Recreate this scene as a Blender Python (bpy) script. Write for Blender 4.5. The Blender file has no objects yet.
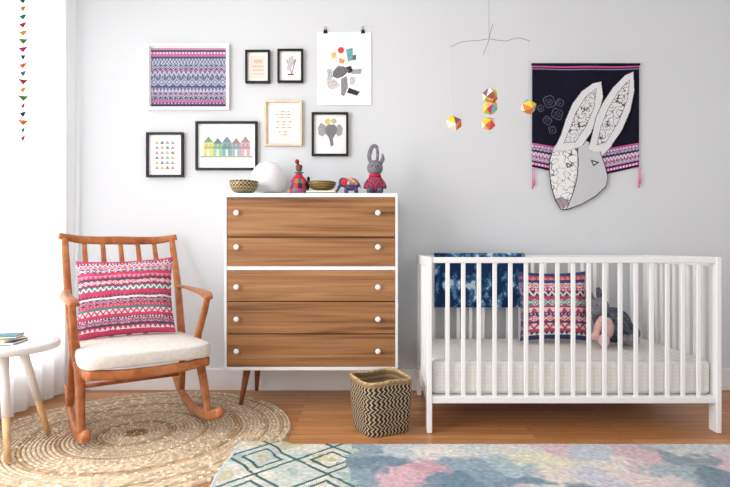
import bpy, bmesh, math, random
from mathutils import Vector, Matrix, noise, Euler
random.seed(4)
S=bpy.context.scene
S.view_settings.view_transform='Standard'
S.view_settings.look='None'
S.view_settings.exposure=0.0
ROOM_D=3.17; EYE=0.845; FP=533.0; CX=380.0; CY=248.0

def at(u,v,y=0.0):
    """survey measurement on the vertical plane at room depth y (metres) -> world X,Z"""
    D=ROOM_D+y
    return ((u-CX)/FP*D, EYE-(v-CY)/FP*D)

def lin(c):
    o=[]
    for x in c[:3]:
        x/=255.0
        o.append(x/12.92 if x<=0.04045 else ((x+0.055)/1.055)**2.4)
    return (o[0],o[1],o[2],1.0)

# ---------------------------------------------------------------- materials
def mat(name,c,rough=0.6,spec=0.3,var=0.0,scale=20.0,bump=0.0,bscale=200.0,emit=0,metal=0,sheen=0):
    m=bpy.data.materials.new(name); m.use_nodes=True
    nt=m.node_tree; b=nt.nodes['Principled BSDF']
    b.inputs['Base Color'].default_value=lin(c)
    b.inputs['Roughness'].default_value=rough
    b.inputs['Metallic'].default_value=metal
    b.inputs['Specular IOR Level'].default_value=spec
    tc=nt.nodes.new('ShaderNodeTexCoord')
    if var>0:
        n=nt.nodes.new('ShaderNodeTexNoise'); n.inputs['Scale'].default_value=scale; n.inputs['Detail'].default_value=4
        r=nt.nodes.new('ShaderNodeValToRGB')
        r.color_ramp.elements[0].position=0.3; r.color_ramp.elements[1].position=0.7
        r.color_ramp.elements[0].color=lin([x*(1-var) for x in c]); r.color_ramp.elements[1].color=lin([min(255,x*(1+var)) for x in c])
        nt.links.new(tc.outputs['Object'],n.inputs['Vector']); nt.links.new(n.outputs['Fac'],r.inputs['Fac'])
        nt.links.new(r.outputs['Color'],b.inputs['Base Color'])
    if bump>0:
        n2=nt.nodes.new('ShaderNodeTexNoise'); n2.inputs['Scale'].default_value=bscale; n2.inputs['Detail'].default_value=3
        bp=nt.nodes.new('ShaderNodeBump'); bp.inputs['Strength'].default_value=bump; bp.inputs['Distance'].default_value=0.003
        nt.links.new(tc.outputs['Object'],n2.inputs['Vector']); nt.links.new(n2.outputs['Fac'],bp.inputs['Height'])
        nt.links.new(bp.outputs['Normal'],b.inputs['Normal'])
    return m

def dyed(name,rough=0.9,bump=0.3,bscale=350.0,spec=0.1):
    m=mat(name,(200,200,200),rough,spec,bump=bump,bscale=bscale)
    nt=m.node_tree; a=nt.nodes.new('ShaderNodeAttribute'); a.attribute_name='Col'
    nt.links.new(a.outputs['Color'],nt.nodes['Principled BSDF'].inputs['Base Color'])
    return m

def wood(name,dark,mid,light,sc=(1.5,16,16),rough=0.4,fine=(6,160,160),spec=0.35,dist=1.2,f=0.7):
    m=bpy.data.materials.new(name); m.use_nodes=True
    nt=m.node_tree; b=nt.nodes['Principled BSDF']; b.inputs['Roughness'].default_value=rough
    b.inputs['Specular IOR Level'].default_value=spec
    tc=nt.nodes.new('ShaderNodeTexCoord')
    mp=nt.nodes.new('ShaderNodeMapping'); mp.inputs['Scale'].default_value=sc
    n=nt.nodes.new('ShaderNodeTexNoise'); n.inputs['Scale'].default_value=1.6; n.inputs['Detail'].default_value=5; n.inputs['Distortion'].default_value=dist
    r=nt.nodes.new('ShaderNodeValToRGB'); e=r.color_ramp.elements
    e[0].position=0.28; e[0].color=lin(dark); e[1].position=0.72; e[1].color=lin(light)
    k=e.new(0.46); k.color=lin(mid)
    mp2=nt.nodes.new('ShaderNodeMapping'); mp2.inputs['Scale'].default_value=fine
    n2=nt.nodes.new('ShaderNodeTexNoise'); n2.inputs['Scale'].default_value=1.0; n2.inputs['Detail'].default_value=3
    r2=nt.nodes.new('ShaderNodeValToRGB'); r2.color_ramp.elements[0].position=0.3; r2.color_ramp.elements[0].color=(0.62,0.56,0.50,1)
    r2.color_ramp.elements[1].position=0.6; r2.color_ramp.elements[1].color=(1,1,1,1)
    mx=nt.nodes.new('ShaderNodeMixRGB'); mx.blend_type='MULTIPLY'; mx.inputs['Fac'].default_value=f
    L=nt.links.new
    L(tc.outputs['Object'],mp.inputs['Vector']); L(mp.outputs['Vector'],n.inputs['Vector']); L(n.outputs['Fac'],r.inputs['Fac'])
    L(tc.outputs['Object'],mp2.inputs['Vector']); L(mp2.outputs['Vector'],n2.inputs['Vector']); L(n2.outputs['Fac'],r2.inputs['Fac'])
    L(r.outputs['Color'],mx.inputs['Color1']); L(r2.outputs['Color'],mx.inputs['Color2']); L(mx.outputs['Color'],b.inputs['Base Color'])
    return m

M={}
M['wall']=mat('wall_paint',(219,222,225),0.9,0.1,bump=0.08,bscale=90)
M['trim']=mat('trim_paint',(238,238,240),0.45,0.3)
M['ceil']=mat('ceiling_paint',(236,236,236),0.9,0.1)
M['white']=mat('white_lacquer',(236,236,236),0.35,0.35)
M['cribw']=mat('crib_white',(240,240,240),0.4,0.3)
M['knob']=mat('knob_ceramic',(250,250,250),0.25,0.4)
M['walnut']=wood('walnut_veneer',(96,60,36),(152,106,66),(184,136,90),sc=(0.6,16,19),fine=(2.5,160,200),dist=0.8,f=0.6,rough=0.45)
M['teak']=wood('teak',(148,84,44),(178,106,60),(200,132,82),sc=(6,6,6),fine=(40,60,40),rough=0.35,f=.45)
M['legw']=wood('leg_walnut',(100,55,28),(130,76,42),(150,92,55),sc=(12,12,2),fine=(80,80,8))
M['oak']=wood('light_oak',(205,160,112),(222,182,135),(235,200,155),sc=(12,12,2),fine=(80,80,8))
M['black']=mat('black_frame',(24,24,28),0.4,0.3)
M['palewood']=mat('pale_wood_frame',(226,208,184),0.5,0.3,var=0.05)
M['wframe']=mat('white_frame',(244,244,244),0.4,0.3)
M['paper']=mat('mat_board',(244,244,242),0.8,0.1)
M['dye']=dyed('woven_textile')
M['print']=dyed('printed_paper',0.75,0.0)
M['straw']=dyed('straw_weave',0.85,0.7,200)
M['glaze']=dyed('glazed_ceramic',0.3,0.0,spec=0.5)
M['canvas']=mat('seat_canvas',(226,221,214),0.95,0.1,bump=0.4,bscale=300,var=0.03,scale=60)
M['matt']=mat('mattress_cotton',(232,228,223),0.95,0.1,bump=0.25,bscale=250)
M['wire']=mat('dark_wire',(50,50,54),0.5,0.3)
M['mwire']=mat('mobile_wire',(110,108,108),0.5,0.3)
M['thread']=mat('thread',(200,200,202),0.8,0.1)
M['navy']=mat('navy_cloth',(28,30,50),0.9,0.1)
M['pinkt']=mat('pink_tassel',(226,120,165),0.9,0.1)
M['grey']=mat('grey_knit',(122,120,126),0.95,0.1,var=0.22,scale=140,bump=0.5,bscale=220)
M['dgrey']=mat('dark_knit',(84,88,100),0.95,0.1,var=0.35,scale=70,bump=0.5,bscale=220)
M['pinkk']=mat('pink_knit',(224,182,176),0.95,0.1,var=0.08,scale=90,bump=0.5,bscale=220)
M['red']=mat('red_felt',(196,52,68),0.95,0.1,var=0.15,scale=90,bump=0.3)
M['blk']=mat('black_bead',(20,20,22),0.3,0.4)
M['shadowbox']=mat('drawer_carcass',(50,34,24),0.8,0.1)
M['teal']=mat('teal_felt',(60,150,150),0.95,0.1)
M['gold']=mat('mustard_felt',(214,160,60),0.9,0.1)
M['lampw']=mat('opal_glass',(246,246,248),0.4,0.3)
M['steel']=mat('binder_clip',(40,40,42),0.3,0.5,metal=0.6)

# sheer curtain
m=bpy.data.materials.new('sheer_curtain'); m.use_nodes=True; nt=m.node_tree; nt.nodes.clear()
o=nt.nodes.new('ShaderNodeOutputMaterial'); d=nt.nodes.new('ShaderNodeBsdfDiffuse'); t=nt.nodes.new('ShaderNodeBsdfTranslucent'); tr=nt.nodes.new('ShaderNodeBsdfTransparent')
d.inputs['Color'].default_value=(0.93,0.93,0.93,1); t.inputs['Color'].default_value=(0.94,0.94,0.95,1)
m1=nt.nodes.new('ShaderNodeMixShader'); m2=nt.nodes.new('ShaderNodeMixShader'); m1.inputs[0].default_value=0.36; m2.inputs[0].default_value=0.05
nt.links.new(d.outputs[0],m1.inputs[1]); nt.links.new(t.outputs[0],m1.inputs[2]); nt.links.new(m1.outputs[0],m2.inputs[1]); nt.links.new(tr.outputs[0],m2.inputs[2]); nt.links.new(m2.outputs[0],o.inputs[0])
M['sheer']=m

# floorboards
m=bpy.data.materials.new('floorboards'); m.use_nodes=True; nt=m.node_tree; b=nt.nodes['Principled BSDF']; b.inputs['Roughness'].default_value=0.36
tc=nt.nodes.new('ShaderNodeTexCoord'); br=nt.nodes.new('ShaderNodeTexBrick')
br.inputs['Scale'].default_value=1.0; br.inputs['Brick Width'].default_value=1.1; br.inputs['Row Height'].default_value=0.058
br.inputs['Mortar Size'].default_value=0.0014; br.inputs['Mortar'].default_value=lin((116,68,34)); br.offset=0.37
br.inputs['Color1'].default_value=lin((182,122,72)); br.inputs['Color2'].default_value=lin((210,152,98))
mp=nt.nodes.new('ShaderNodeMapping'); mp.inputs['Scale'].default_value=(3,45,1)
n=nt.nodes.new('ShaderNodeTexNoise'); n.inputs['Scale'].default_value=1.5; n.inputs['Detail'].default_value=5; n.inputs['Distortion'].default_value=0.6
r=nt.nodes.new('ShaderNodeValToRGB'); r.color_ramp.elements[0].position=0.3; r.color_ramp.elements[0].color=(0.70,0.62,0.54,1); r.color_ramp.elements[1].position=0.65; r.color_ramp.elements[1].color=(1,1,1,1)
mx=nt.nodes.new('ShaderNodeMixRGB'); mx.blend_type='MULTIPLY'; mx.inputs['Fac'].default_value=0.8
L=nt.links.new
L(tc.outputs['Object'],br.inputs['Vector']); L(tc.outputs['Object'],mp.inputs['Vector']); L(mp.outputs['Vector'],n.inputs['Vector']); L(n.outputs['Fac'],r.inputs['Fac'])
L(br.outputs['Color'],mx.inputs['Color1']); L(r.outputs['Color'],mx.inputs['Color2']); L(mx.outputs['Color'],b.inputs['Base Color'])
M['floor']=m

# ---------------------------------------------------------------- builders
G=None
def group(name,loc=(0,0,0),rotz=0.0,local=False):
    global G
    e=bpy.data.objects.new(name,None); e.empty_display_size=0.1
    e.location=loc; e.rotation_euler=(0,0,rotz)
    S.collection.objects.link(e)
    mw=Matrix.Translation(Vector(loc))@Matrix.Rotation(rotz,4,'Z')
    G=(e,Matrix.Identity(4) if local else mw.inverted())
    return e
def done():
    global G; G=None
def add(name,me,mt,smooth=False,loc=None,rot=None):
    ob=bpy.data.objects.new(name,me); S.collection.objects.link(ob)
    if mt: me.materials.append(mt)
    if smooth:
        for p in me.polygons: p.use_smooth=True
    if loc is not None: ob.location=loc
    if rot is not None: ob.rotation_euler=rot
    if G: ob.parent=G[0]; ob.matrix_parent_inverse=G[1]
    return ob
def box(name,x0,x1,y0,y1,z0,z1,mt,bev=0.0,seg=2):
    me=bpy.data.meshes.new(name); bm=bmesh.new()
    bmesh.ops.create_cube(bm,size=1.0)
    for v in bm.verts:
        v.co=Vector(((x0+x1)/2+v.co.x*(x1-x0),(y0+y1)/2+v.co.y*(y1-y0),(z0+z1)/2+v.co.z*(z1-z0)))
    if bev>0: bmesh.ops.bevel(bm,geom=bm.edges[:],offset=bev,segments=seg,affect='EDGES',profile=0.5)
    bm.to_mesh(me); bm.free()
    return add(name,me,mt)
def ell(w,h,n=14,p=2.0):
    o=[]
    for i in range(n):
        a=2*math.pi*i/n+math.pi/n; c,s=math.cos(a),math.sin(a)
        o.append((w/2*math.copysign(abs(c)**(2/p),c),h/2*math.copysign(abs(s)**(2/p),s)))
    return o
def catmull(pts,n=6):
    P=[Vector(p) for p in pts]; out=[]
    for i in range(len(P)-1):
        p0=P[i-1] if i>0 else P[0]*2-P[1]; p1=P[i]; p2=P[i+1]; p3=P[i+2] if i+2<len(P) else P[-1]*2-P[-2]
        for k in range(n):
            t=k/n
            out.append(0.5*((2*p1)+(p2-p0)*t+(2*p0-5*p1+4*p2-p3)*t*t+(3*p1-p0-3*p2+p3)*t**3))
    out.append(P[-1]); return out
def sweep(name,pts,prof,mt,up=(0,0,1),sc=None,smooth=True,colfn=None):
    P=[Vector(p) for p in pts]; up=Vector(up); vs=[]; fs=[]; n=len(prof)
    for i,p in enumerate(P):
        t=(P[min(i+1,len(P)-1)]-P[max(i-1,0)]).normalized()
        s=t.cross(up)
        if s.length<1e-4: s=t.cross(Vector((1,0,0)))
        s.normalize(); k=s.cross(t).normalized()
        f=1.0
        if sc: 
            q=i/(len(P)-1)*(len(sc)-1); a=int(min(q,len(sc)-2)); f=sc[a]+(sc[a+1]-sc[a])*(q-a)
        for (a,b_) in prof: vs.append(p+s*a*f+k*b_*f)
    for i in range(len(P)-1):
        for j in range(n):
            fs.append((i*n+j,i*n+(j+1)%n,(i+1)*n+(j+1)%n,(i+1)*n+j))
    fs.append(tuple(reversed(range(n)))); fs.append(tuple(range((len(P)-1)*n,len(P)*n)))
    me=bpy.data.meshes.new(name); me.from_pydata([tuple(v) for v in vs],[],fs); me.update()
    bm=bmesh.new(); bm.from_mesh(me); bmesh.ops.recalc_face_normals(bm,faces=bm.faces[:]); bm.to_mesh(me); bm.free()
    ob=add(name,me,mt,smooth)
    return ob
def rod(name,a,b,r0,r1,mt,n=14):
    return sweep(name,[a,b],ell(2,2,n),mt,up=(0.13,0.9,0.1),sc=[r0,r1])
def setcol(me,cols):
    ca=me.color_attributes.new(name='Col',type='FLOAT_COLOR',domain='CORNER')
    buf=[]
    for p,c in zip(me.polygons,cols):
        l=lin(c)
        for _ in range(p.loop_total): buf.extend(l)
    ca.data.foreach_set('color',buf)
def cloth(name,nx,ny,pos,col,mt,thick=0.0,smooth=True,closed=False):
    """grid surface: pos(u,v)->xyz, col(u,v)->sRGB or None to leave the cell out"""
    vs=[pos(i/nx,j/ny) for j in range(ny+1) for i in range(nx+1)]
    fs=[];cs=[]
    for j in range(ny):
        for i in range(nx):
            c=col((i+.5)/nx,(j+.5)/ny)
            if c is None: continue
            a=j*(nx+1)+i
            fs.append((a,a+1,a+nx+2,a+nx+1)); cs.append(c)
    used=sorted({k for f in fs for k in f}); mp_={k:i for i,k in enumerate(used)}
    me=bpy.data.meshes.new(name); me.from_pydata([vs[k] for k in used],[],[tuple(mp_[k] for k in f) for f in fs]); me.update()
    setcol(me,cs)
    ob=add(name,me,mt,smooth)
    if thick>0:
        s=ob.modifiers.new('thickness','SOLIDIFY'); s.thickness=thick; s.offset=0
    return ob
def lathe(name,prof,mt,segs=32,loc=(0,0,0),col=None,sx=1,sy=1):
    vs=[];fs=[];cs=[];n=len(prof)
    for i,(r_,z) in enumerate(prof):
        for j in range(segs):
            a=2*math.pi*j/segs; vs.append((loc[0]+r_*math.cos(a)*sx,loc[1]+r_*math.sin(a)*sy,loc[2]+z))
    for i in range(n-1):
        for j in range(segs):
            fs.append((i*segs+j,i*segs+(j+1)%segs,(i+1)*segs+(j+1)%segs,(i+1)*segs+j))
            if col: cs.append(col((j+.5)/segs,(i+.5)/(n-1)))
    fs.append(tuple(reversed(range(segs)))); fs.append(tuple(range((n-1)*segs,n*segs)))
    me=bpy.data.meshes.new(name); me.from_pydata(vs,[],fs); me.update()
    if col:
        cs.append(col(0.5,0.0)); cs.append(col(0.5,0.999)); setcol(me,cs)
    return add(name,me,mt,True)
def blob(name,parts,mt,vox=0.005):
    """parts: (centre, radii, euler) merged into one continuous surface"""
    me=bpy.data.meshes.new(name); bm=bmesh.new()
    for q in parts:
        c,r_=q[0],q[1]; e=q[2] if len(q)>2 else (0,0,0)
        mx_=Matrix.Translation(Vector(c))@Euler(e).to_matrix().to_4x4()@Matrix.Diagonal((*r_,1))
        bmesh.ops.create_uvsphere(bm,u_segments=20,v_segments=14,radius=1.0,matrix=mx_)
    bm.to_mesh(me); bm.free()
    ob=add(name,me,mt,True)
    rm=ob.modifiers.new('merge','REMESH'); rm.mode='VOXEL'; rm.voxel_size=vox; rm.use_smooth_shade=True
    sm=ob.modifiers.new('soft','SMOOTH'); sm.factor=0.5; sm.iterations=4
    return ob
def pillow(name,w,h,t,col,mt,N=110,loc=(0,0,0),rot=(0,0,0)):
    vs=[];fs=[];cs=[]
    def pt(u,v,s):
        a=2*u-1;b_=2*v-1
        x=w/2*a*(1-0.07*(1-b_*b_)); z=h/2*b_*(1-0.07*(1-a*a))
        th=t/2*max(0,(1-abs(a)**3.2))**0.6*max(0,(1-abs(b_)**3.2))**0.6
        th*=1+0.14*noise.noise(Vector((a*2.2,b_*2.2,s*3)))+.05*noise.noise(Vector((a*6,b_*6,s*3)))
        return (x,s*th,z)
    idx={}
    for s in (-1,1):
        for j in range(N+1):
            for i in range(N+1):
                e=(i in(0,N) or j in(0,N))
                k=(i,j,0 if e else s)
                if k not in idx: idx[k]=len(vs); vs.append(pt(i/N,j/N,s if not e else 0))
        for j in range(N):
            for i in range(N):
                q=[]
                for (a,b_) in ((i,j),(i+1,j),(i+1,j+1),(i,j+1)):
                    e=(a in(0,N) or b_ in(0,N)); q.append(idx[(a,b_,0 if e else s)])
                fs.append(tuple(q) if s<0 else tuple(reversed(q))); cs.append(col((i+.5)/N,(j+.5)/N))
    me=bpy.data.meshes.new(name); me.from_pydata(vs,[],fs); me.update(); setcol(me,cs)
    return add(name,me,mt,True,loc,rot)

def bands(spec):
    tot=sum(b[0] for b in spec)
    def f(u,v):
        y=v*tot; acc=0
        for (h,kind,bg,fg,n) in spec:
            if y<acc+h:
                t=(y-acc)/h; x=(u*n)%1.0
                if kind=='solid': return bg
                if kind=='zig': return fg if abs(t-abs(2*x-1))<0.30 else bg
                if kind=='tri': return fg if t<1-abs(2*x-1) else bg
                if kind=='dia':
                    d=abs(2*x-1)+abs(2*t-1); return fg if d<0.45 else (bg if d<0.8 or d>1.15 else fg)
                if kind=='dot': return fg if x<0.5 and 0.2<t<0.8 else bg
                if kind=='str': return fg if int(t*4)%2 else bg
                if kind=='chk': return fg if (x<0.5)!=(t<0.5) else bg
            acc+=h
        return spec[-1][2]
    return f

# ---------------------------------------------------------------- room
XL=-1.87; XR=2.55; YF=-4.3; ZC=2.62
box('floor',XL-0.15,XR+0.15,YF,0.15,-0.1,0.0,M['floor'])
box('ceiling',XL-0.15,XR+0.15,YF,0.15,ZC,ZC+0.1,M['ceil'])
box('wall_back',XL-0.15,XR+0.15,0.0,0.15,0,ZC,M['wall'])
box('wall_right',XR,XR+0.15,YF,0,0,ZC,M['wall'])
group('wall_left',(XL,0,0))
WY0,WY1,WZ0,WZ1=-0.12,-3.2,0.20,2.44
box('wall_panel_1',XL-0.15,XL,WY0,0,0,ZC,M['wall'])
box('wall_panel_2',XL-0.15,XL,YF,WY1,0,ZC,M['wall'])
box('wall_panel_3',XL-0.15,XL,WY1,WY0,0,WZ0,M['wall'])
box('wall_panel_4',XL-0.15,XL,WY1,WY0,WZ1,ZC,M['wall'])
done()
group('window_1',(XL-0.08,-1.6,1.3))
for k,y in enumerate((WY0-0.02,-1.16,-2.18,WY1+0.02)):
    box('jamb_%d'%k,XL-0.11,XL-0.05,y-0.02,y+0.02,WZ0,WZ1,M['trim'],0.004)
box('sill',XL-0.12,XL+0.0,WY1,WY0,WZ0,WZ0+0.03,M['trim'],0.004)
box('head',XL-0.11,XL-0.05,WY1,WY0,WZ1-0.04,WZ1,M['trim'],0.004)
box('meeting_rail',XL-0.11,XL-0.05,WY1+.03,WY0-.03,1.30,1.33,M['trim'],0.004)
done()
def baseb(name,x0,x1,y0,y1):
    box(name,x0,x1,y0,y1,0,0.132,M['trim'],0.006,2)
baseb('baseboard_back',XL,XR,-0.018,0.0)
baseb('baseboard_right',XR-0.018,XR,YF,-0.018)
baseb('baseboard_left',XL,XL+0.012,YF,-0.018)

# curtain
group('sheer_curtain',(XL+0.045,-0.6,0))
def cpos(u,v):
    y=-0.03-u*1.15; z=0.02+v*2.46
    x=XL+0.052+0.024*math.sin(u*70+0.9*math.sin(v*2.2+u*5))*(0.75+0.25*v)+0.006*math.sin(u*151+v)
    y+=.008*math.sin(u*70+1.3)
    return (x,y,z)
cloth('drape',260,16,cpos,lambda u,v:(245,245,245),M['sheer'])
rod('curtain_rod',(XL+0.05,-0.02,2.50),(XL+0.05,-3.3,2.50),0.011,0.011,M['trim'])
for i,y in enumerate((-0.1,-1.6,-3.2)):
    rod('rod_bracket_%d'%i,(XL,y,2.50),(XL+0.05,y,2.50),0.007,0.007,M['trim'])
done()

# bird garland hanging by the window
gx,gy=-1.758,-0.545
group('hanging_garland',(gx,gy,2.0))
rod('string',(gx,gy,1.37),(gx,gy,ZC),0.0014,0.0014,M['wire'],6)
gc=[(150,40,52),(40,100,96),(190,96,52),(34,50,84),(150,40,90),(70,110,66),(180,140,60)]
gm=[mat('garland_felt_%d'%i,c,0.9,0.1) for i,c in enumerate(gc)]
z=1.38; i=0
while z<2.55:
    mt=gm[i%7]; s=0.014+0.012*random.random(); a=random.uniform(-.5,.5)
    dx,dy=math.cos(a)*s,math.sin(a)*s; k=random.uniform(.004,.02)
    me=bpy.data.meshes.new('b')
    me.from_pydata([(gx-dx,gy-dy,z+k),(gx+dx,gy+dy,z+.022-k*.4),(gx,gy,z-0.012),(gx-dy*.4,gy+dx*.4,z+.006),(gx+dy*.4,gy-dx*.4,z+.006),(gx,gy,z+.014)],[],
      [(0,4,5),(4,1,5),(1,3,5),(3,0,5),(0,2,4),(4,2,1),(1,2,3),(3,2,0)])
    add('paper_bird_%d'%i,me,mt)
    z+=0.040; i+=1
done()

# ---------------------------------------------------------------- dresser
DY=-0.38
X0,_=at(224,0,DY); X1,_=at(398,0,DY)
def dz(v): return at(0,v,DY)[1]
group('dresser',((X0+X1)/2,-0.2,0))
zt,zb=dz(193),dz(370.5)
box('side_left',X0,X0+0.014,DY,-0.02,zb,zt,M['white'],0.002)
box('side_right',X1-0.014,X1,DY,-0.02,zb,zt,M['white'],0.002)
box('top_board',X0+0.0142,X1-0.0142,DY,-0.02,zt-0.022,zt-0.0005,M['white'],0.002)
box('bottom_board',X0+0.0142,X1-0.0142,DY,-0.02,zb,zb+0.018,M['white'],0.002)
box('middle_divider',X0+0.0142,X1-0.0142,DY,-0.03,dz(270.3),dz(266.3),M['white'],0.002)
box('back_panel',X0+0.0142,X1-0.0142,-0.028,-0.02,zb+0.019,zt-0.023,M['white'])
box('drawer_box_upper',X0+0.022,X1-0.022,DY+0.022,-0.035,dz(265),dz(198),M['shadowbox'])
box('drawer_box_lower',X0+0.022,X1-0.022,DY+0.022,-0.035,dz(366),dz(271.5),M['shadowbox'])
rows=[(197.6,236.6),(237.5,265.9),(270.8,301.2),(302.1,333.6),(334.5,366.8)]
for i,(a,b_) in enumerate(rows):
    box('drawer_front_%d'%(i+1),X0+0.0155,X1-0.0155,DY+0.003,DY+0.021,dz(b_),dz(a),M['walnut'],0.0010)
for i,v in enumerate((213,247,287,319,351)):
    for j,u in enumerate((237,378)):
        kx,kz=at(u,v,DY)
        ob=lathe('knob_%d_%d'%(i,j),[(0.004,0),(0.006,0.001),(0.006,0.010),(0.012,0.014),(0.0145,0.020),(0.013,0.026),(0.006,0.029)],M['knob'],20)
        ob.rotation_euler=(math.pi/2,0,0); ob.location=(kx,DY+0.006,kz)
for i,(x,y,sx,sy) in enumerate(((X0+.11,DY+.05,-1,-1),(X1-.11,DY+.05,1,-1),(X0+.11,-.08,-.4,.6),(X1-.11,-.08,.4,.6))):
    zf=0.0155 if i in (0,2) else 0.001
    rod('leg_%d'%(i+1),(x+sx*.03,y+sy*.02,zf),(x,y,zb+.001),0.010,0.020,M['legw'])
done()

# ---- things on the dresser
TZ=zt
def bowlprof(R,H,base):
    o=[(base*0.6,0.0),(base,0.002),(base,0.008)]
    for i in range(10):
        a=i/9; o.append((base+(R-base)*math.sin(a*math.pi/2)**0.8,0.008+(H-0.008)*(1-math.cos(a*math.pi/2))))
    o.append((R-0.004,H)); 
    for i in range(9):
        a=1-i/8*0.85; o.append((max(0.006,(R-0.005)*a),max(0.012,H*(a**1.8))))
    return o
bx,_=at(244,0,-.29)
def bcol(u,v):
    if v>0.55: return (170,150,110)
    if v<0.14: return (70,56,40)
    k=(u*22+math.floor(v*22)*0.5)%1
    return (66,56,44) if k<0.5 else (176,156,108)
lathe('patterned_bowl',bowlprof(0.077,0.072,0.03),M['glaze'],66,(bx,-.29,TZ+.0005),bcol)
bx,_=at(268.5,0,-.125)
group('globe_table_lamp',(bx,-.125,TZ))
lathe('lamp_base',[(0.05,0),(0.055,0.004),(0.052,0.014),(0.03,0.022),(0.025,0.03)],M['lampw'],32,(bx,-.125,TZ+.0005))
lathe('lamp_shade',[(0.02,0.028),(0.07,0.03),(0.094,0.06),(0.100,0.095),(0.096,0.13),(0.08,0.165),(0.055,0.19),(0.02,0.203),(0.004,0.205)],M['lampw'],40,(bx,-.125,TZ))
done()
# beaded doll
dx_,_=at(299,0,-.27); y=-.27
group('beaded_doll',(dx_,y,TZ))
lathe('skirt',[(0.050,0.0),(0.056,0.006),(0.052,0.03),(0.042,0.06),(0.028,0.085),(0.014,0.095)],M['glaze'],36,(dx_,y,TZ+.0005),
      lambda u,v:[(190,40,52),(30,32,50),(215,90,60),(40,110,120),(196,40,90)][int(v*10+int(u*12)%2)%5])
blob('torso_and_arms',[((dx_,y,TZ+.098),(.022,.018,.026)),((dx_-.028,y,TZ+.086),(.026,.009,.010),(0,-.9,0)),((dx_+.028,y,TZ+.084),(.026,.009,.010),(0,.9,0)),((dx_,y,TZ+.123),(.009,.009,.012))],M['red'],0.003)
blob('head',[((dx_,y,TZ+.145),(.018,.017,.020)),((dx_,y-.016,TZ+.143),(.004,.004,.004))],mat('doll_skin',(120,78,60),0.8),0.003)
blob('hair_topknot',[((dx_,y+.006,TZ+.155),(.019,.016,.014)),((dx_-.010,y,TZ+.182),(.012,.012,.014))],mat('plum_yarn',(130,40,66),.9),0.003)
lathe('necklace',[(0.012,0),(0.024,0.002),(0.026,0.006),(0.014,0.009)],M['teal'],24,(dx_,y,TZ+.118))
for k in(-1,1): blob('pom_%d'%k,[((dx_+k*.048,y-.02,TZ+.014),(.013,.013,.013))],(M['gold'],M['red'])[k>0],0.004)
blob('bead_cluster',[((dx_+.046,y,TZ+.05),(.012,.012,.024)),((dx_+.052,y-.005,TZ+.085),(.009,.009,.016))],M['navy'],.003)
done()
bx,_=at(322,0,-.25)
group('book_stack',(bx,-.25,TZ))
for i,(c,w,a) in enumerate((((60,120,140),.085,.06),((226,190,90),.08,-.03))):
    ob=box('book_%d'%i,-w,w,-.055,.055,0,.010,mat('book_cover_%d'%i,c,0.6),.001); ob.location=(bx,-.25,TZ+.0005+i*.0108); ob.rotation_euler=(0,0,a)
    ob=box('pages_%d'%i,-w+.003,w-.003,-.057,-.05,.002,.008,M['paper']); ob.location=(bx,-.25,TZ+.0005+i*.0108); ob.rotation_euler=(0,0,a)
done()
lathe('wooden_bowl',bowlprof(0.078,0.050,0.03),M['glaze'],48,(bx,-.25,TZ+.0225),lambda u,v:(110,92,44) if v>.6 else ((142,116,62) if int(v*20)%2 else (92,76,40)))
# small embroidered elephant
ex,_=at(351,0,-.27); y=-.27
group('embroidered_elephant_toy',(ex,y,TZ))
blob('elephant_body',[((ex,y,TZ+.058),(.047,.030,.034)),((ex-.042,y,TZ+.070),(.026,.023,.026)),((ex-.062,y,TZ+.050),(.009,.009,.026),(0,.4,0)),((ex-.074,y,TZ+.026),(.007,.007,.018),(0,.7,0)),
  ((ex-.026,y-.014,TZ+.022),(.011,.011,.022)),((ex-.026,y+.014,TZ+.022),(.011,.011,.022)),((ex+.028,y-.014,TZ+.022),(.011,.011,.022)),((ex+.028,y+.014,TZ+.022),(.011,.011,.022)),((ex+.049,y,TZ+.05),(.004,.004,.018),(0,-.4,0))],mat('toy_indigo',(84,76,110),0.9,0.1,var=.3,scale=100),.0035)
for k in(-1,1): blob('ear_%d'%k,[((ex-.034,y+k*.025,TZ+.070),(.018,.005,.023))],M['red'],.003)
lathe('saddle_cloth',[(0.038,-.012),(0.040,0.0),(0.036,0.012),(0.024,0.023),(0.008,0.029)],M['glaze'],30,(ex+.004,y,TZ+.066),lambda u,v:[(220,80,110),(235,190,80),(60,140,150)][int(u*15+v*4)%3],1,0.86)
done()
# knitted plush rabbit
px_,_=at(375,0,-.25); y=-.25
group('knitted_rabbit_toy',(px_,y,TZ))
blob('rabbit_head',[((px_,y,TZ+.150),(.044,.034,.044)),((px_,y-.02,TZ+.134),(.024,.020,.018)),((px_,y,TZ+.105),(.024,.02,.02))],M['grey'],.004)
sweep('looped_ear_1',catmull([(px_-.020,y,TZ+.17),(px_-.032,y,TZ+.215),(px_-.018,y,TZ+.262),(px_+.004,y,TZ+.27),(px_+.014,y,TZ+.24),(px_+.012,y,TZ+.19)],6),ell(.022,.012,10),M['grey'],up=(0,1,0),sc=[1,1.1,1.0,.8,.8])
sweep('looped_ear_2',catmull([(px_+.028,y,TZ+.17),(px_+.042,y,TZ+.20),(px_+.040,y,TZ+.228)],6),ell(.022,.012,10),M['grey'],up=(0,1,0),sc=[1,1.1,.4])
blob('rabbit_body',[((px_,y,TZ+.058),(.052,.038,.056)),((px_-.044,y-.01,TZ+.065),(.013,.012,.036),(0,.5,0)),((px_+.044,y-.01,TZ+.065),(.013,.012,.036),(0,-.5,0))],mat('plum_knit',(140,62,84),0.95,0.1,var=.4,scale=110),.004)
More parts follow.
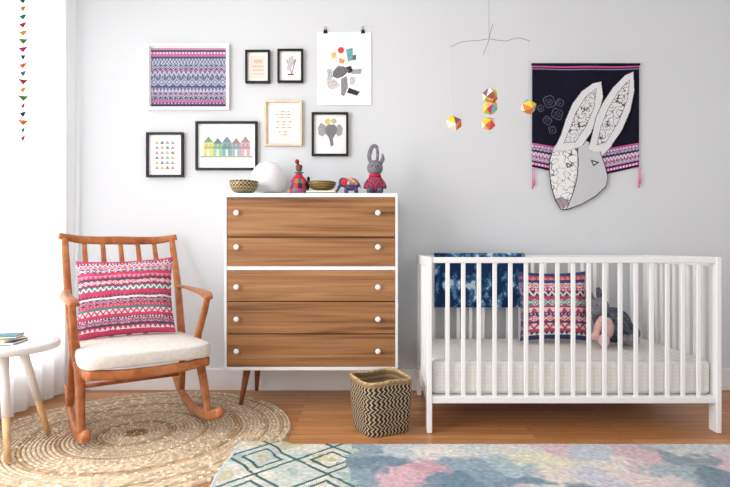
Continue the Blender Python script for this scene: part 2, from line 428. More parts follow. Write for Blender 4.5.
for k in(-1,1):
    blob('rabbit_leg_%d'%k,[((px_+k*.028,y-.05,TZ+.020),(.018,.036,.018))],M['dgrey'],.004)
    blob('eye_%d'%k,[((px_+k*.016,y-.032,TZ+.156),(.004,.003,.004))],M['blk'],.0012)
lathe('scarf',[(0.02,0),(0.034,0.002),(0.034,0.012),(0.02,0.016)],M['red'],24,(px_,y,TZ+.100))
done()

# ---------------------------------------------------------------- pictures
def inpoly(x,y,P):
    c=False;n=len(P);j=n-1
    for i in range(n):
        if (P[i][1]>y)!=(P[j][1]>y) and x<(P[j][0]-P[i][0])*(y-P[i][1])/(P[j][1]-P[i][1])+P[i][0]: c=not c
        j=i
    return c
def edged(x,y,P):
    d=1e9
    for i in range(len(P)):
        a=P[i];b_=P[(i+1)%len(P)]; vx,vy=b_[0]-a[0],b_[1]-a[1]
        t=max(0,min(1,((x-a[0])*vx+(y-a[1])*vy)/(vx*vx+vy*vy+1e-9)))
        d=min(d,math.hypot(x-a[0]-t*vx,y-a[1]-t*vy))
    return d
def framed(name,u0,v0,u1,v1,fw,mt,art,depth=0.022,res=2.4):
    x0,z1=at(u0,v0,0); x1,z0=at(u1,v1,0); w=fw/168.0
    group(name,((x0+x1)/2,-0.01,(z0+z1)/2))
    y0=-depth-0.002;y1=-0.002
    box('frame_top',x0,x1,y0,y1,z1-w,z1,mt,.0015)
    box('frame_bottom',x0,x1,y0,y1,z0,z0+w,mt,.0015)
    box('frame_left',x0,x0+w,y0,y1,z0+w,z1-w,mt,.0015)
    box('frame_right',x1-w,x1,y0,y1,z0+w,z1-w,mt,.0015)
    box('backing',x0+w,x1-w,-.008,-.003,z0+w,z1-w,M['paper'])
    a0,a1,b0,b1=u0+fw,u1-fw,v0+fw,v1-fw
    def pos(u,v): return (x0+w+u*(x1-x0-2*w),-0.0095,z0+w+v*(z1-z0-2*w))
    cloth('artwork',int((a1-a0)*res),int((b1-b0)*res),pos,lambda u,v:art(a0+u*(a1-a0),b1-v*(b1-b0)),M['print'],smooth=False)
    done()
tA=(76,82,112);tB=(106,112,146);tC=(184,186,200);tP=(190,112,146)
tex=bands([(3,'solid',(66,70,100),0,1),(2.5,'dot',tA,(206,156,180),22),(2.5,'solid',tP,0,1),(2,'dot',tA,tC,30),
 (6,'dia',tA,tC,15),(1.2,'solid',tP,0,1),(5,'tri',tB,tC,22),(1.5,'solid',tA,0,1),(9,'dia',tB,tC,10),(2,'dot',tA,tC,30),(6,'zig',tB,tC,16),(1.2,'solid',tP,0,1),(6,'dia',tA,tC,15),
 (2,'dot',tC,tA,26),(5,'chk',tB,tC,24),(2,'solid',tA,0,1),(2.5,'solid',tP,0,1),(3,'dot',tP,(228,214,224),24),(2,'solid',tA,0,1),(2.5,'solid',(200,146,172),0,1)])
framed('framed_textile',148,44.5,230,110.5,3,M['wframe'],lambda x,y:(244,244,244) if x<151.8 or x>226.2 or y<48.5 or y>107.5 else tuple(k*(1+.15*noise.noise(Vector((x*1.1,y*1.1,0)))) for k in tex((x-151)/76,(107.6-y)/59.2)),res=3)
def art_b(x,y):
    if 254<x<263 and 60<y<64: return (216,160,136) if math.sin(x*9)>-.4 else (240,236,228)
    if 253<x<264 and (66<y<68 or 70<y<71.5 or 73.5<y<75): return (216,160,136) if math.sin(x*5+y)>-.3 else (240,236,228)
    return (246,244,240) if not(251<x<265.5 and 56.5<y<79) else (232,224,212)
framed('framed_quote_print',246,51,270.5,84,2.0,M['black'],art_b)
def art_c(x,y):
    if inpoly(x,y,[(289,58),(293,56),(295,60),(291,70),(287,71)]): return (196,196,200)
    if edged(x,y,[(287,60),(292,74),(296,60),(290,70)])<0.5: return (186,116,104)
    if abs(x-291)<3 and abs(y-75)<.6: return (70,70,70)
    return (244,244,244)
framed('framed_fox_print',278,50,303.5,83.5,2.0,M['black'],art_c)
def art_e(x,y):
    if not(269.5<x<298 and 106<y<141): return (240,234,228)
    for k,(yy,w) in enumerate(((112,6),(115,8),(118,7),(122,8),(125,6),(128,8),(132,5),(135,4))):
        if abs(y-yy)<0.8 and abs(x-284)<w and math.sin(x*7+yy)>-.5: return (212,170,150)
    return (248,245,241)
framed('framed_text_print',265,101,302.5,146.5,2.2,M['palewood'],art_e)
def art_f(x,y):
    if inpoly(x,y,[(328,125),(335,125),(338,130),(335,136),(333,139),(334,145),(331,147),(330,142),(329,138),(326,134),(325,129)]): return (112,112,116) if (x+y)%3<1.4 else (140,140,144)
    if inpoly(x,y,[(326,126),(321,123),(318,128),(319,135),(323,137),(327,133)]) or inpoly(x,y,[(336,127),(340,124),(343,129),(342,135),(338,137),(335,133)]): return (150,150,154) if (x-y)%3<1.5 else (176,176,180)
    if math.hypot(x-328,y-122)<3: return (214,200,120)
    if math.hypot(x-334,y-121.5)<2.6: return (176,186,140)
    return (244,244,242)
framed('framed_elephant_print',312,113,348.5,156.5,2.2,M['black'],art_f)
hc=[(216,210,136),(156,196,162),(134,170,172),(170,176,188),(208,170,176),(214,178,186)]
def art_g(x,y):
    if not(201<x<253 and 130<y<163): return (246,246,246)
    for i in range(5):
        cx=209+i*9.2; top=136.5+(i%2)*1.5; w=4.7
        if abs(x-cx)<w and top+6<y<156:
            if abs(x-cx)<1 and 150<y<156: return (247,247,247)
            return tuple(int(c*(0.86 if abs(y-148)<1 or (abs(abs(x-cx)-2)<.8 and 144<y<147) else 1)) for c in hc[i])
        if top<y<=top+6 and abs(x-cx)<w*(y-top)/6: return tuple(int(c*.8) for c in hc[(i+1)%6])
    if abs(y-157)<.7: return (170,180,150)
    return (246,246,246)
framed('framed_houses_print',196.5,122,258,170.5,2.2,M['black'],art_g)
def art_h(x,y):
    if not(155<x<176 and 140<y<170): return (244,244,245)
    i=int((x-155)/5.25); t=(x-155)/5.25-i; j=int((y-140)/5); s=(y-140)/5-j
    c=[(210,182,124),(136,176,168),(200,146,142),(124,134,160)][(i*3+j)%4]
    if s>.15 and abs(t-.5)<.42*(s-.15)/.7 and s<.88: return c
    return (244,244,245)
framed('framed_triangles_print',147.5,133,184.5,177.5,2.2,M['black'],art_h)
# unframed poster with clips
x0,z1=at(317.5,32,0);x1,z0=at(371.5,105.5,0)
group('animal_poster',((x0+x1)/2,-.005,(z0+z1)/2))
P=[([(333,72),(338,66),(345,67),(349,71),(343,77),(337,79),(333,77)],(120,122,128)),([(345,68),(351,66),(353,71),(349,74)],(60,62,66)),
 ([(327,70),(332,69),(333,78),(328,80)],(196,196,198)),([(350,70),(362,69),(361,74),(351,74)],(170,172,176)),([(326,78),(336,80),(340,86),(333,90),(328,88)],(210,208,206)),
 ([(341,79),(347,76),(348,88),(344,97),(341,95)],(150,152,156)),([(349,88),(360,92),(357,96),(347,93)],(66,68,74)),([(350,77),(356,78),(354,85),(350,85)],(214,206,196)),
 ([(346,50),(353,48),(353,60),(348,62)],(120,176,184)),([(331,54),(336,52),(337,58),(332,59)],(236,204,120)),([(339,58),(345,60),(344,64),(339,63)],(236,170,100)),([(350,56),(356,55),(356,60),(351,61)],(110,112,116))]
def art_d(x,y):
    if math.hypot(x-341,y-50.5)<3.2: return (222,76,60)
    for q,c in P:
        if inpoly(x,y,q): return tuple(int(k*(0.85 if noise.noise(Vector((x*.9,y*.9,0)))<0 else 1.05)) for k in c)
    return (249,249,249)
cloth('poster_sheet',130,176,lambda u,v:(x0+u*(x1-x0),-0.004-0.003*(1-v)*math.sin(u*3.1),z0+v*(z1-z0)),lambda u,v:art_d(317.5+u*54,105.5-v*73.5),M['print'],0.0006)
for i,u in enumerate((325.5,363)):
    cx,cz=at(u,31,0)
    me=bpy.data.meshes.new('c'); me.from_pydata([(cx-.013,-.009,cz-.016),(cx+.013,-.009,cz-.016),(cx+.008,-.004,cz+.008),(cx-.008,-.004,cz+.008),(cx-.013,-.001,cz-.016),(cx+.013,-.001,cz-.016),(cx+.008,-.001,cz+.008),(cx-.008,-.001,cz+.008)],[],[(0,1,2,3),(7,6,5,4),(0,4,5,1),(1,5,6,2),(2,6,7,3),(3,7,4,0)])
    add('binder_clip_%d'%i,me,M['steel'])
    sweep('clip_loop_%d'%i,[(cx-.006,-.005,cz+.006),(cx-.004,-.005,cz+.024),(cx+.004,-.005,cz+.024),(cx+.006,-.005,cz+.006)],ell(.002,.002,6),M['steel'],up=(0,1,0))
done()

# ---------------------------------------------------------------- wall hanging with rabbit head
group('rabbit_textile_hanging',(at(586,120,0)[0],-.01,at(586,120,0)[1]))
hb=bands([(2,'solid',(30,30,52),0,1),(2.5,'dot',(206,90,150),(240,220,230),34),(1.5,'solid',(60,50,90),0,1),(3.5,'dia',(150,110,150),(225,215,228),26),(1.5,'dot',(40,40,62),(225,140,180),40),(3.5,'zig',(170,120,160),(230,222,230),30),(1.5,'solid',(50,46,76),0,1),(3,'dia',(90,84,120),(214,190,206),30),(2,'dot',(150,130,180),(240,230,236),34),(1.5,'solid',(204,90,144),0,1)])
fl=[(549,104,6.5),(557,116,6),(547,124,4.5),(560,104,4),(540,112,3.5),(552,133,4)]
def hcol(u,v):
    x=531.5+u*108.5; y=65+(1-v)*111
    if y<67: return (30,30,52)
    if y<68.3: return (214,100,150)
    if y<69.5: return (40,36,60)
    if y<70.6: return (160,130,180)
    if y>150: return hb(u,max(0,1-(y-150)/26))
    for (a,b_,r_) in fl:
        d=math.hypot(x-a,y-b_)
        if d<r_+2:
            th=math.atan2(y-b_,x-a); rr=r_*(.82+.18*abs(math.cos(2*th+a))); sp=((th/6.2832)%1)*2.2+.6
            if abs(d-rr)<.30 or (d<rr*.7 and abs((d-sp)%2.2)<.45): return (104,104,122)
    return (24,24,38) if noise.noise(Vector((x*.8,y*.8,0)))<.2 else (30,30,48)
def hpos(u,v):
    bot=167+12*(1-abs(2*u-1)); x=531.5+u*106.5; y=65+(1-v)*(bot-65)
    X,Z=at(x,y,0); return (X,-.010-.004*math.sin(u*13+v),Z)
cloth('woven_panel',260,240,hpos,hcol,M['dye'],.002)
rx0,rz_=at(531,65,0);rx1,_=at(639,65,0)
rod('hanging_rod',(rx0,-.012,rz_),(rx1,-.012,rz_),.0065,.0065,M['navy'])
for i,(u,a,b_) in enumerate(((532,168,189),(533.5,168,186),(638,166,188),(639.5,167,184))):
    X,Z=at(u,a,0);_,Z2=at(u,b_,0)
    sweep('tassel_%d'%i,[(X,-.012,Z),(X+.002,-.012,(Z+Z2)/2),(X,-.012,Z2)],ell(.008,.005,8),M['pinkt'],up=(0,1,0),sc=[.5,.6,1.2])
ear1=[(600,82),(591,84),(580,92),(571,104),(564,120),(559,136),(551,152),(566,152),(581,147),(590,134),(597,117),(602,98)]
ear2=[(632,72),(623,76),(611,88),(601,103),(594,118),(590,136),(586,150),(600,158),(610,147),(621,131),(629,112),(633,92)]
head=[(562,138),(551,151),(548,162),(548,174),(550,188),(554,201),(560,210),(566,210),(580,205),(594,197),(605,187),(607,178),(604,166),(599,152),(586,142)]
inn2=[(628,80),(616,93),(606,110),(599,128),(595,146),(605,143),(617,123),(626,100)]
inn1=[(595,89),(584,98),(575,112),(569,128),(562,144),(574,143),(585,127),(593,108)]
dots=[(random.uniform(550,606),random.uniform(142,210)) for _ in range(110)]
def rcol(u,v):
    x=546+u*90; y=214-v*144
    h=inpoly(x,y,head); a=inpoly(x,y,ear1); b_=inpoly(x,y,ear2)
    if not(h or a or b_): return None
    if h and not ((a or b_) and y<152):
        if edged(x,y,head)<.8 and y>150: return (56,56,62)
        seam=576+(y-150)*-.2+5*math.sin((y-150)*.05)
        if edged(x,y,[(565,164),(571,166),(566,168)])<.6: return (70,70,76)
        if edged(x,y,[(590,161),(597,163),(592,166)])<.6: return (70,70,76)
        if abs(x-seam)<.55: return (80,80,86)
        n_=noise.noise(Vector((x*.16,y*.16,3)))
        if x<seam and abs(n_)<.035: return (110,110,118)
        if inpoly(x,y,[(553,199),(561,197),(568,203),(562,210)]): return (170,150,160)
        if x>seam:
            return (212,213,217) if (int(x*1.2)+int(y*1.2))%2 else (198,200,205)
        for (p,q) in dots:
            if abs(x-p)<.5 and abs(y-q)<.5: return (130,130,136)
        return (238,237,237)
    E=ear2 if b_ else ear1
    if edged(x,y,E)<.75: return (56,56,62) if y<146 else (190,190,194)
    I=inn2 if b_ else inn1
    if inpoly(x,y,I):
        if edged(x,y,I)<.5: return (90,90,98)
        k=noise.noise(Vector((x*.26,y*.26,7)))
        return (84,86,96) if abs(k)<.075 else (228,227,229)
    return (234,234,236) if int(x+y)%3 else (218,219,222)
def rpos(u,v):
    X,Z=at(546+u*90,214-v*144,0); return (X,-.020-.004*math.sin(u*6)*math.sin(v*5),Z)
cloth('rabbit_applique',220,340,rpos,rcol,M['dye'],.004,smooth=True)
done()

# ---------------------------------------------------------------- mobile
my=-.40
mxx,mz=at(489,40,my)
group('origami_mobile',(mxx,my,mz))
rod('ceiling_string',(mxx,my,mz+.01),(mxx,my,ZC),.0009,.0009,M['mwire'],6)
def mp2(u,v,dy=0):
    X,Z=at(u,v,my+dy); return (X,my+dy,Z)
sweep('arm_1',catmull([mp2(451,47),mp2(462,42),mp2(478,40.5),mp2(489,39),mp2(505,41),mp2(518,38),mp2(530,41)],6),ell(.0024,.0024,6),M['mwire'],up=(0,1,0))
sweep('arm_2',catmull([mp2(483,55,.14),mp2(487,45,.05),mp2(489,39),mp2(491,30,-.05),mp2(493,24,-.12)],6),ell(.0024,.0024,6),M['mwire'],up=(0,0.3,1))
pal=[(110,190,190),(240,208,80),(236,130,70),(225,80,100),(242,176,150),(150,190,80),(250,240,220),(240,200,60),(250,245,230),(150,90,110)]
def gem(name,c,r_):
    me=bpy.data.meshes.new(name); bm=bmesh.new()
    P_=[]
    for a,b_ in ((1,1),(1,-1),(-1,1),(-1,-1)):
        P_+= [(a,b_,0),(a,0,b_),(0,a,b_)]
    for p in P_: bm.verts.new(Vector(p)*r_/1.414)
    bmesh.ops.convex_hull(bm,input=bm.verts[:])
    bmesh.ops.triangulate(bm,faces=bm.faces[:])
    bmesh.ops.rotate(bm,cent=(0,0,0),matrix=Matrix.Rotation(random.random()*3,3,'Z')@Matrix.Rotation(.5,3,'X'),verts=bm.verts[:])
    bm.to_mesh(me); bm.free(); setcol(me,[random.choice(pal) for _ in me.polygons])
    return add(name,me,M['print'],False,c)
for i,(u,v,r_,dy,uu,vv) in enumerate(((454,123,.044,0,452,46),(490,96,.043,.0,489,39),(490,107.5,.043,.0,489,39),(488.5,123.5,.040,.0,489,39),(528.5,107,.042,0,529,41))):
    X,Z=at(u,v,my+dy); gem('paper_ball_%d'%i,(X,my+dy,Z),r_)
    if i in (0,1,4): rod('thread_%d'%i,(X,my,Z+.03),mp2(uu,vv),.0005,.0005,M['thread'],5)
rod('thread_5',mp2(490,96),mp2(488.5,123),.0006,.0006,M['thread'],5)
done()

# ---------------------------------------------------------------- crib
FY=-0.745; BY=-0.06
CXL,_=at(427,0,FY); CXR,_=at(722,0,FY)
CT=at(0,257,FY)[1]; CB0=at(0,404,FY)[1]; CB1=at(0,397,FY)[1]
group('baby_crib',((CXL+CXR)/2,-.4,0))
W=M['cribw']
pw=.024
for i,(x0,x1) in enumerate(((CXL,CXL+pw),(CXR-pw,CXR))):
    for j,(y0,y1) in enumerate(((FY,FY+.062),(BY-.062,BY))):
        box('post_%d_%d'%(i,j),x0,x1,y0,y1,0.001,CT,W,.004)
    box('end_top_rail_%d'%i,x0,x1,FY+.06,BY-.06,CT-.045,CT,W,.004)
    box('end_bottom_rail_%d'%i,x0,x1,FY+.06,BY-.06,CB0-.01,CB0+.06,W,.004)
    n=8
    for k in range(n):
        y=FY+.062+(BY-FY-.124)*(k+1)/(n+1)
        box('end_slat_%d_%d'%(i,k),(x0+x1)/2-.006,(x0+x1)/2+.006,y-.011,y+.011,CB0+.055,CT-.04,W,.003)
for j,(y0,y1) in enumerate(((FY+.006,FY+.03),(BY-.03,BY-.006))):
    box('long_top_rail_%d'%j,CXL+pw-.002,CXR-pw+.002,y0,y1,CT-.028,CT-.001,W,.004)
    box('long_bottom_rail_%d'%j,CXL+pw-.002,CXR-pw+.002,y0,y1,CB0,CB1,W,.004)
    n=17
    for k in range(n):
        x=CXL+pw+(CXR-CXL-2*pw)*(k+1)/(n+1)
        box('slat_%d_%d'%(j,k),x-.0098,x+.0098,(y0+y1)/2-.006,(y0+y1)/2+.006,CB1-.004,CT-.026,W,.003)
box('slatted_base',CXL+pw,CXR-pw,FY+.032,BY-.032,CB1-.02,CB1,W,.003)
done()
# mattress with quilted surface
MT=.325
group('crib_mattress',((CXL+CXR)/2,-.4,CB1))
mx0,mx1,my0,my1=CXL+pw+.004,CXR-pw-.004,FY+.036,BY-.036
ob=box('mattress_core',mx0,mx1,my0,my1,CB1+.001,MT-.003,M['matt'],.018,4)
for p in ob.data.polygons: p.use_smooth=True
cloth('fitted_sheet',150,80,lambda u,v:(mx0+.012+u*(mx1-mx0-.024),my0+.012+v*(my1-my0-.024),MT-.0025+.0022*abs(math.sin(u*75))**.5*abs(math.sin(v*38))**.5),lambda u,v:(236,232,227) if (int(u*75/3.1416*2)+int(v*38/3.1416*2))%2 else (228,224,219),M['dye'])
def sidecol(u,v):
    return (227,222,216) if (u*62)%1<.16 or (v*7)%1<.2 else (236,232,227)
cloth('quilted_border',500,36,lambda u,v:(mx0+.016+u*(mx1-mx0-.032),my0-.0012-.0015*abs(math.sin(u*62*math.pi))*abs(math.sin(v*7*math.pi)),CB1+.016+v*(MT-CB1-.036)),sidecol,M['dye'])
done()
# tie dye blanket over back rail
bl0,_=at(434,0,BY);bl1,_=at(523,0,BY)
def blcol(u,v):
    x=u*5;y=v*4
    n=noise.noise(Vector((x*1.6,y*1.6,1)))+.6*noise.noise(Vector((x*4,y*4,5)))+.3*noise.noise(Vector((x*14,y*10,9)))
    if n>.42: return (196,212,224)
    if n>.2: return (92,138,172)
    if n>-.02: return (48,88,130)
    return (30,52,92)
def blpos(u,v):
    x=bl0+u*(bl1-bl0)
    L_=.305; t=v*(2*L_*.85+.05)
    w=.004*math.sin(u*16)+.003*math.sin(u*37+1)
    if t<L_: return (x,BY-.034+w*(1-t/L_)-.004,CT-.0+.004-(L_-t))
    t-=L_
    if t<.04: 
        a=t/.04*math.pi; return (x,BY-.018-.020*math.cos(a),CT+.004+.006*math.sin(a))
    t-=.04
    return (x,BY+.006+w*.3,CT+.004-t)
cloth('tie_dye_blanket',110,130,blpos,blcol,M['dye'],.004)

pk=(198,74,106);dk=(90,74,98);wt=(226,216,214);tl=(80,132,140);org=(218,136,116);lp=(216,148,168);nv=(64,74,112)
p1=bands([(4,'solid',pk,0,1),(3,'tri',pk,wt,20),(2,'solid',dk,0,1),(4,'dia',lp,dk,13),(2,'dot',dk,wt,32),(3,'solid',pk,0,1),(4,'zig',wt,pk,16),(2,'solid',tl,0,1),(3,'dot',pk,org,28),
  (5,'dia',dk,lp,14),(2,'solid',wt,0,1),(3,'tri',pk,dk,24),(3,'solid',pk,0,1),(4,'zig',tl,wt,16),(2,'dot',dk,pk,32),(4,'dia',pk,wt,16),(2,'solid',dk,0,1),(3,'tri',lp,pk,20),(3,'solid',pk,0,1),(4,'dia',dk,wt,16),(2,'solid',lp,0,1),(3,'zig',pk,wt,20),(2,'dot',dk,wt,30),(3,'solid',pk,0,1)])
p2=bands([(4,'solid',nv,0,1),(3,'tri',nv,wt,14),(3,'solid',pk,0,1),(5,'zig',wt,pk,9),(2,'solid',dk,0,1),(5,'dia',pk,wt,9),(3,'dot',nv,lp,18),(5,'tri',wt,pk,9),(2,'solid',pk,0,1),
  (6,'dia',tl,wt,8),(3,'solid',pk,0,1),(5,'zig',nv,wt,9),(3,'dot',pk,wt,20),(5,'dia',wt,pk,9),(3,'solid',nv,0,1),(4,'tri',pk,org,12),(4,'solid',nv,0,1)])
def worn(f):
    def g(u,v):
        c=f(u+.002*noise.noise(Vector((u*9,v*9,5))),v+.008*noise.noise(Vector((u*7,v*7,1)))); k=1+.16*noise.noise(Vector((u*60,v*60,2))); return tuple(max(0,min(255,x*k)) for x in c)
    return g
pillow('crib_throw_pillow',.385,.385,.12,worn(lambda u,v:p2(u,v) if u>.1 else tuple(int(a*.5+b_*.5) for a,b_ in zip(p2(u,v),nv))),M['dye'],100,(at(553,0,-.225)[0],-.225,MT+.201),(-.20,0,.0))

# plush toy in crib
cy=-.30; tx,_=at(601,0,cy); PZ=MT+.006
group('plush_bunny',(tx,cy,PZ))
blob('plush_body',[((tx+.065,cy,PZ+.10),(.10,.07,.095),(0,.45,0)),((tx+.015,cy,PZ+.14),(.06,.05,.06)),((tx+.145,cy,PZ+.058),(.062,.06,.052))],M['dgrey'],.007)
blob('plush_head',[((tx-.018,cy-.02,PZ+.200),(.052,.046,.052)),((tx-.045,cy-.045,PZ+.182),(.034,.03,.027))],M['grey'],.006)
sweep('ear_1',catmull([(tx-.04,cy,PZ+.22),(tx-.066,cy,PZ+.26),(tx-.074,cy,PZ+.292)],6),ell(.042,.018,12),M['grey'],up=(0,1,0),sc=[.8,1.15,.4])
sweep('ear_2',catmull([(tx-.002,cy,PZ+.225),(tx-.004,cy,PZ+.265),(tx-.02,cy,PZ+.30)],6),ell(.042,.018,12),M['dgrey'],up=(0,1,0),sc=[.8,1.15,.4])
blob('plush_arm_1',[((tx-.035,cy-.055,PZ+.105),(.020,.022,.060),(0,.35,0)),((tx-.055,cy-.065,PZ+.05),(.024,.024,.026))],M['pinkk'],.006)
blob('plush_arm_2',[((tx+.085,cy-.075,PZ+.11),(.02,.022,.055),(0,-.7,0))],M['dgrey'],.006)
blob('plush_belly',[((tx+.01,cy-.050,PZ+.09),(.040,.028,.06))],M['pinkk'],.006)
for k,(a,b_) in enumerate(((-.03,.034),(.09,.036))):
    blob('plush_leg_%d'%k,[((tx+a,cy-.10,PZ+b_),(.030,.065,.028),(0,0,-.3+.5*k)),((tx+a-.02+.03*k,cy-.16,PZ+.044),(.028,.022,.038))],(M['pinkk'],M['grey'])[k],.006)
for k in(-1,1): blob('plush_eye_%d'%k,[((tx-.027+k*.021,cy-.066,PZ+.212),(.005,.004,.005))],M['blk'],.0015)
done()

# ---------------------------------------------------------------- jute rug
RC=(-1.105,-.755); RR=.69
rings=40; sub=4; segs=300
vs=[(RC[0],RC[1],.011)];fs=[];cs=[]
NR=rings*sub
for i in range(1,NR+1):
    r_=RR*i/NR
    for j in range(segs):
        a=2*math.pi*j/segs
        t=(i/sub)%1.0
        z=.0065+.0045*abs(math.sin(math.pi*i/sub))+.0014*noise.noise(Vector((j*.9,i*.8,0)))
        if i==NR: z=.001
        rr=r_*(1+.004*math.sin(a*5)+.003*math.sin(a*9+1))
        vs.append((RC[0]+rr*math.cos(a),RC[1]+rr*math.sin(a),z))
def jc(ring,j):
    base=(210,188,160)
    n=noise.noise(Vector((ring*1.3,j*.35,0))); n3=noise.noise(Vector((ring*.9,j*.04,4)))
    if ring in (8,9,17,25,26,33,37): base=(186,156,124)
    if ring<3: base=(166,132,96)
    if n3>.25: base=tuple(b_*.92 for b_ in base)
    s=1+.20*n+(.06 if (j+ring)%2 else -.06)
    if n>.40: base=(220,206,184)
    return tuple(max(0,min(255,c*s)) for c in base)
for j in range(segs):
    fs.append((0,1+j,1+(j+1)%segs)); cs.append(jc(0,j))
for i in range(1,NR):
    ring=i//sub
    for j in range(segs):
        a=1+(i-1)*segs;b_=1+i*segs
        jj=j*max(1,ring)//14
        fs.append((a+j,b_+j,b_+(j+1)%segs,a+(j+1)%segs)); cs.append(jc(ring,jj+ (i%sub)//2) if i%sub else tuple(c*.80 for c in jc(ring,jj)))
me=bpy.data.meshes.new('round_jute_rug'); me.from_pydata(vs,[],fs); me.update(); setcol(me,cs)
add('round_jute_rug',me,M['straw'],True)

# ---------------------------------------------------------------- patterned rug
rx0,rx1,ry1,ry0=-.597,1.95,-.895,-2.35
def fp(u,v):
    D=EYE*FP/(v-CY); return ((u-CX)/FP*D,D-ROOM_D)
patch=[(360,452,(150,170,180)),(345,478,(140,162,176)),(378,462,(120,146,164)),(402,476,(220,178,186)),(425,470,(212,164,178)),(398,452,(196,206,210)),(436,454,(228,222,212)),(460,484,(116,146,164)),(455,466,(148,172,184)),(488,474,(142,166,182)),(510,470,(172,194,200)),
 (470,452,(206,212,214)),(520,455,(220,218,206)),(540,462,(230,224,194)),(530,482,(124,152,170)),(562,478,(228,216,208)),(583,456,(196,204,214)),(560,453,(220,190,196)),(600,480,(204,204,214)),(612,466,(230,218,212)),(640,462,(218,184,192)),(650,482,(228,210,206)),(690,462,(146,162,172)),(672,474,(172,188,194)),(715,478,(128,148,162)),(708,453,(208,210,210)),(740,470,(220,194,198))]
pw_=[(*fp(a,b_),c) for a,b_,c in patch]
for i in range(40):
    pw_.append((random.uniform(-.1,1.9),random.uniform(-2.35,-1.32),random.choice(patch)[2]))
def rugc(u,v):
    x=rx0+u*(rx1-rx0); y=ry0+v*(ry1-ry0)
    n1=noise.noise(Vector((x*7,y*7,0)));n2=noise.noise(Vector((x*7,y*7,8)))
    g=noise.noise(Vector((x*60,y*60,3)));h=noise.noise(Vector((x*25,y*25,11)));q3=noise.noise(Vector((x*25,y*25,17)))
    wx=x+.07*n1+.04*h;wy=y+.07*n2+.04*q3
    wsum=0;acc=[0,0,0]
    for a,b_,cc in pw_:
        d=(wx-a)**2+((wy-b_)*1.25)**2
        w_=1/(d+1e-4)**4
        wsum+=w_
        acc[0]+=cc[0]*w_;acc[1]+=cc[1]*w_;acc[2]+=cc[2]*w_
    c=[t/wsum for t in acc]
    if wx<-.12:
        c=(200,208,200) if n1<.1 else ((222,218,206) if n2<.25 else (208,204,170))
        if n1<-.25: c=(170,190,184)
        p=(x+.60)/.27; q=(y+.93)/.27
        a=abs((p%1)-.5)+abs((q%1)-.5)
        a+=.012*h
        for rr in (.5,.29):
            if abs(a-rr)<.034: c=(64,108,108)
        if a<.09: c=(208,198,150)
        if x<-.583: c=(196,202,200)
    k=.97+.14*g+.05*h
    m_=sum(c)/3; c=[m_+(t-m_)*.85 for t in c]
    return tuple(max(0,min(255,t*k)) for t in c)
def rugp(u,v):
    x=rx0+u*(rx1-rx0); y=ry0+v*(ry1-ry0)
    d=math.hypot(x-RC[0],y-RC[1]); h=max(0,min(1,(RR+.06-d)/.05)); h=h*h*(3-2*h)
    return (x,y,.0055+.0125*h+.0008*noise.noise(Vector((x*9,y*9,0))))
cloth('patchwork_wool_rug',400,240,rugp,rugc,M['dye'],.008)

# ---------------------------------------------------------------- basket
group('woven_basket',(0.003,-.67,0))
bz=.240; ang=math.radians(28)
def bpos(u,v,inset=0.0):
    a=2*math.pi*u; c,s=math.cos(a),math.sin(a); p=4.2
    r_=(abs(c)**p+abs(s)**p)**(-1/p)
    R=(.110+.014*math.sin(v*math.pi*.55))-inset
    x,y=R*r_*c,R*r_*s
    return (0.003+x*math.cos(ang)-y*math.sin(ang),-.67+x*math.sin(ang)+y*math.cos(ang),.003+v*bz+.004*math.sin(a*3)*v)
def bcol2(u,v):
    i=int(u*200);j=int(v*54)
    if j>=50: return (150,122,90)
    k=(i+(j if (j//3)%2 else -j))%5
    if k<3: return (50,43,40)
    return (200,182,150) if (i+j)%2 else (172,152,122)
cloth('basket_wall',400,54,lambda u,v:bpos(u,v),bcol2,M['straw'],0)
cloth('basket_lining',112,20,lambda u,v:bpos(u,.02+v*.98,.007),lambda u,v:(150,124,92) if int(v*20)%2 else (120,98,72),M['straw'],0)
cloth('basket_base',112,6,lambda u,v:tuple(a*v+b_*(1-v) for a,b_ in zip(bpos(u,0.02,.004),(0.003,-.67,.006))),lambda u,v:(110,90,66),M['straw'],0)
sweep('basket_rim',[Vector(bpos(i/64,1.0,.0035)) for i in range(65)],ell(.014,.014,8),mat('rim_straw',(170,144,108),0.8,var=.35,scale=120),up=(0,0,1))
done()

# ---------------------------------------------------------------- rocking chair
TH=math.radians(35)
group('rocking_chair',(-1.145,-.64,.0),TH,local=True)
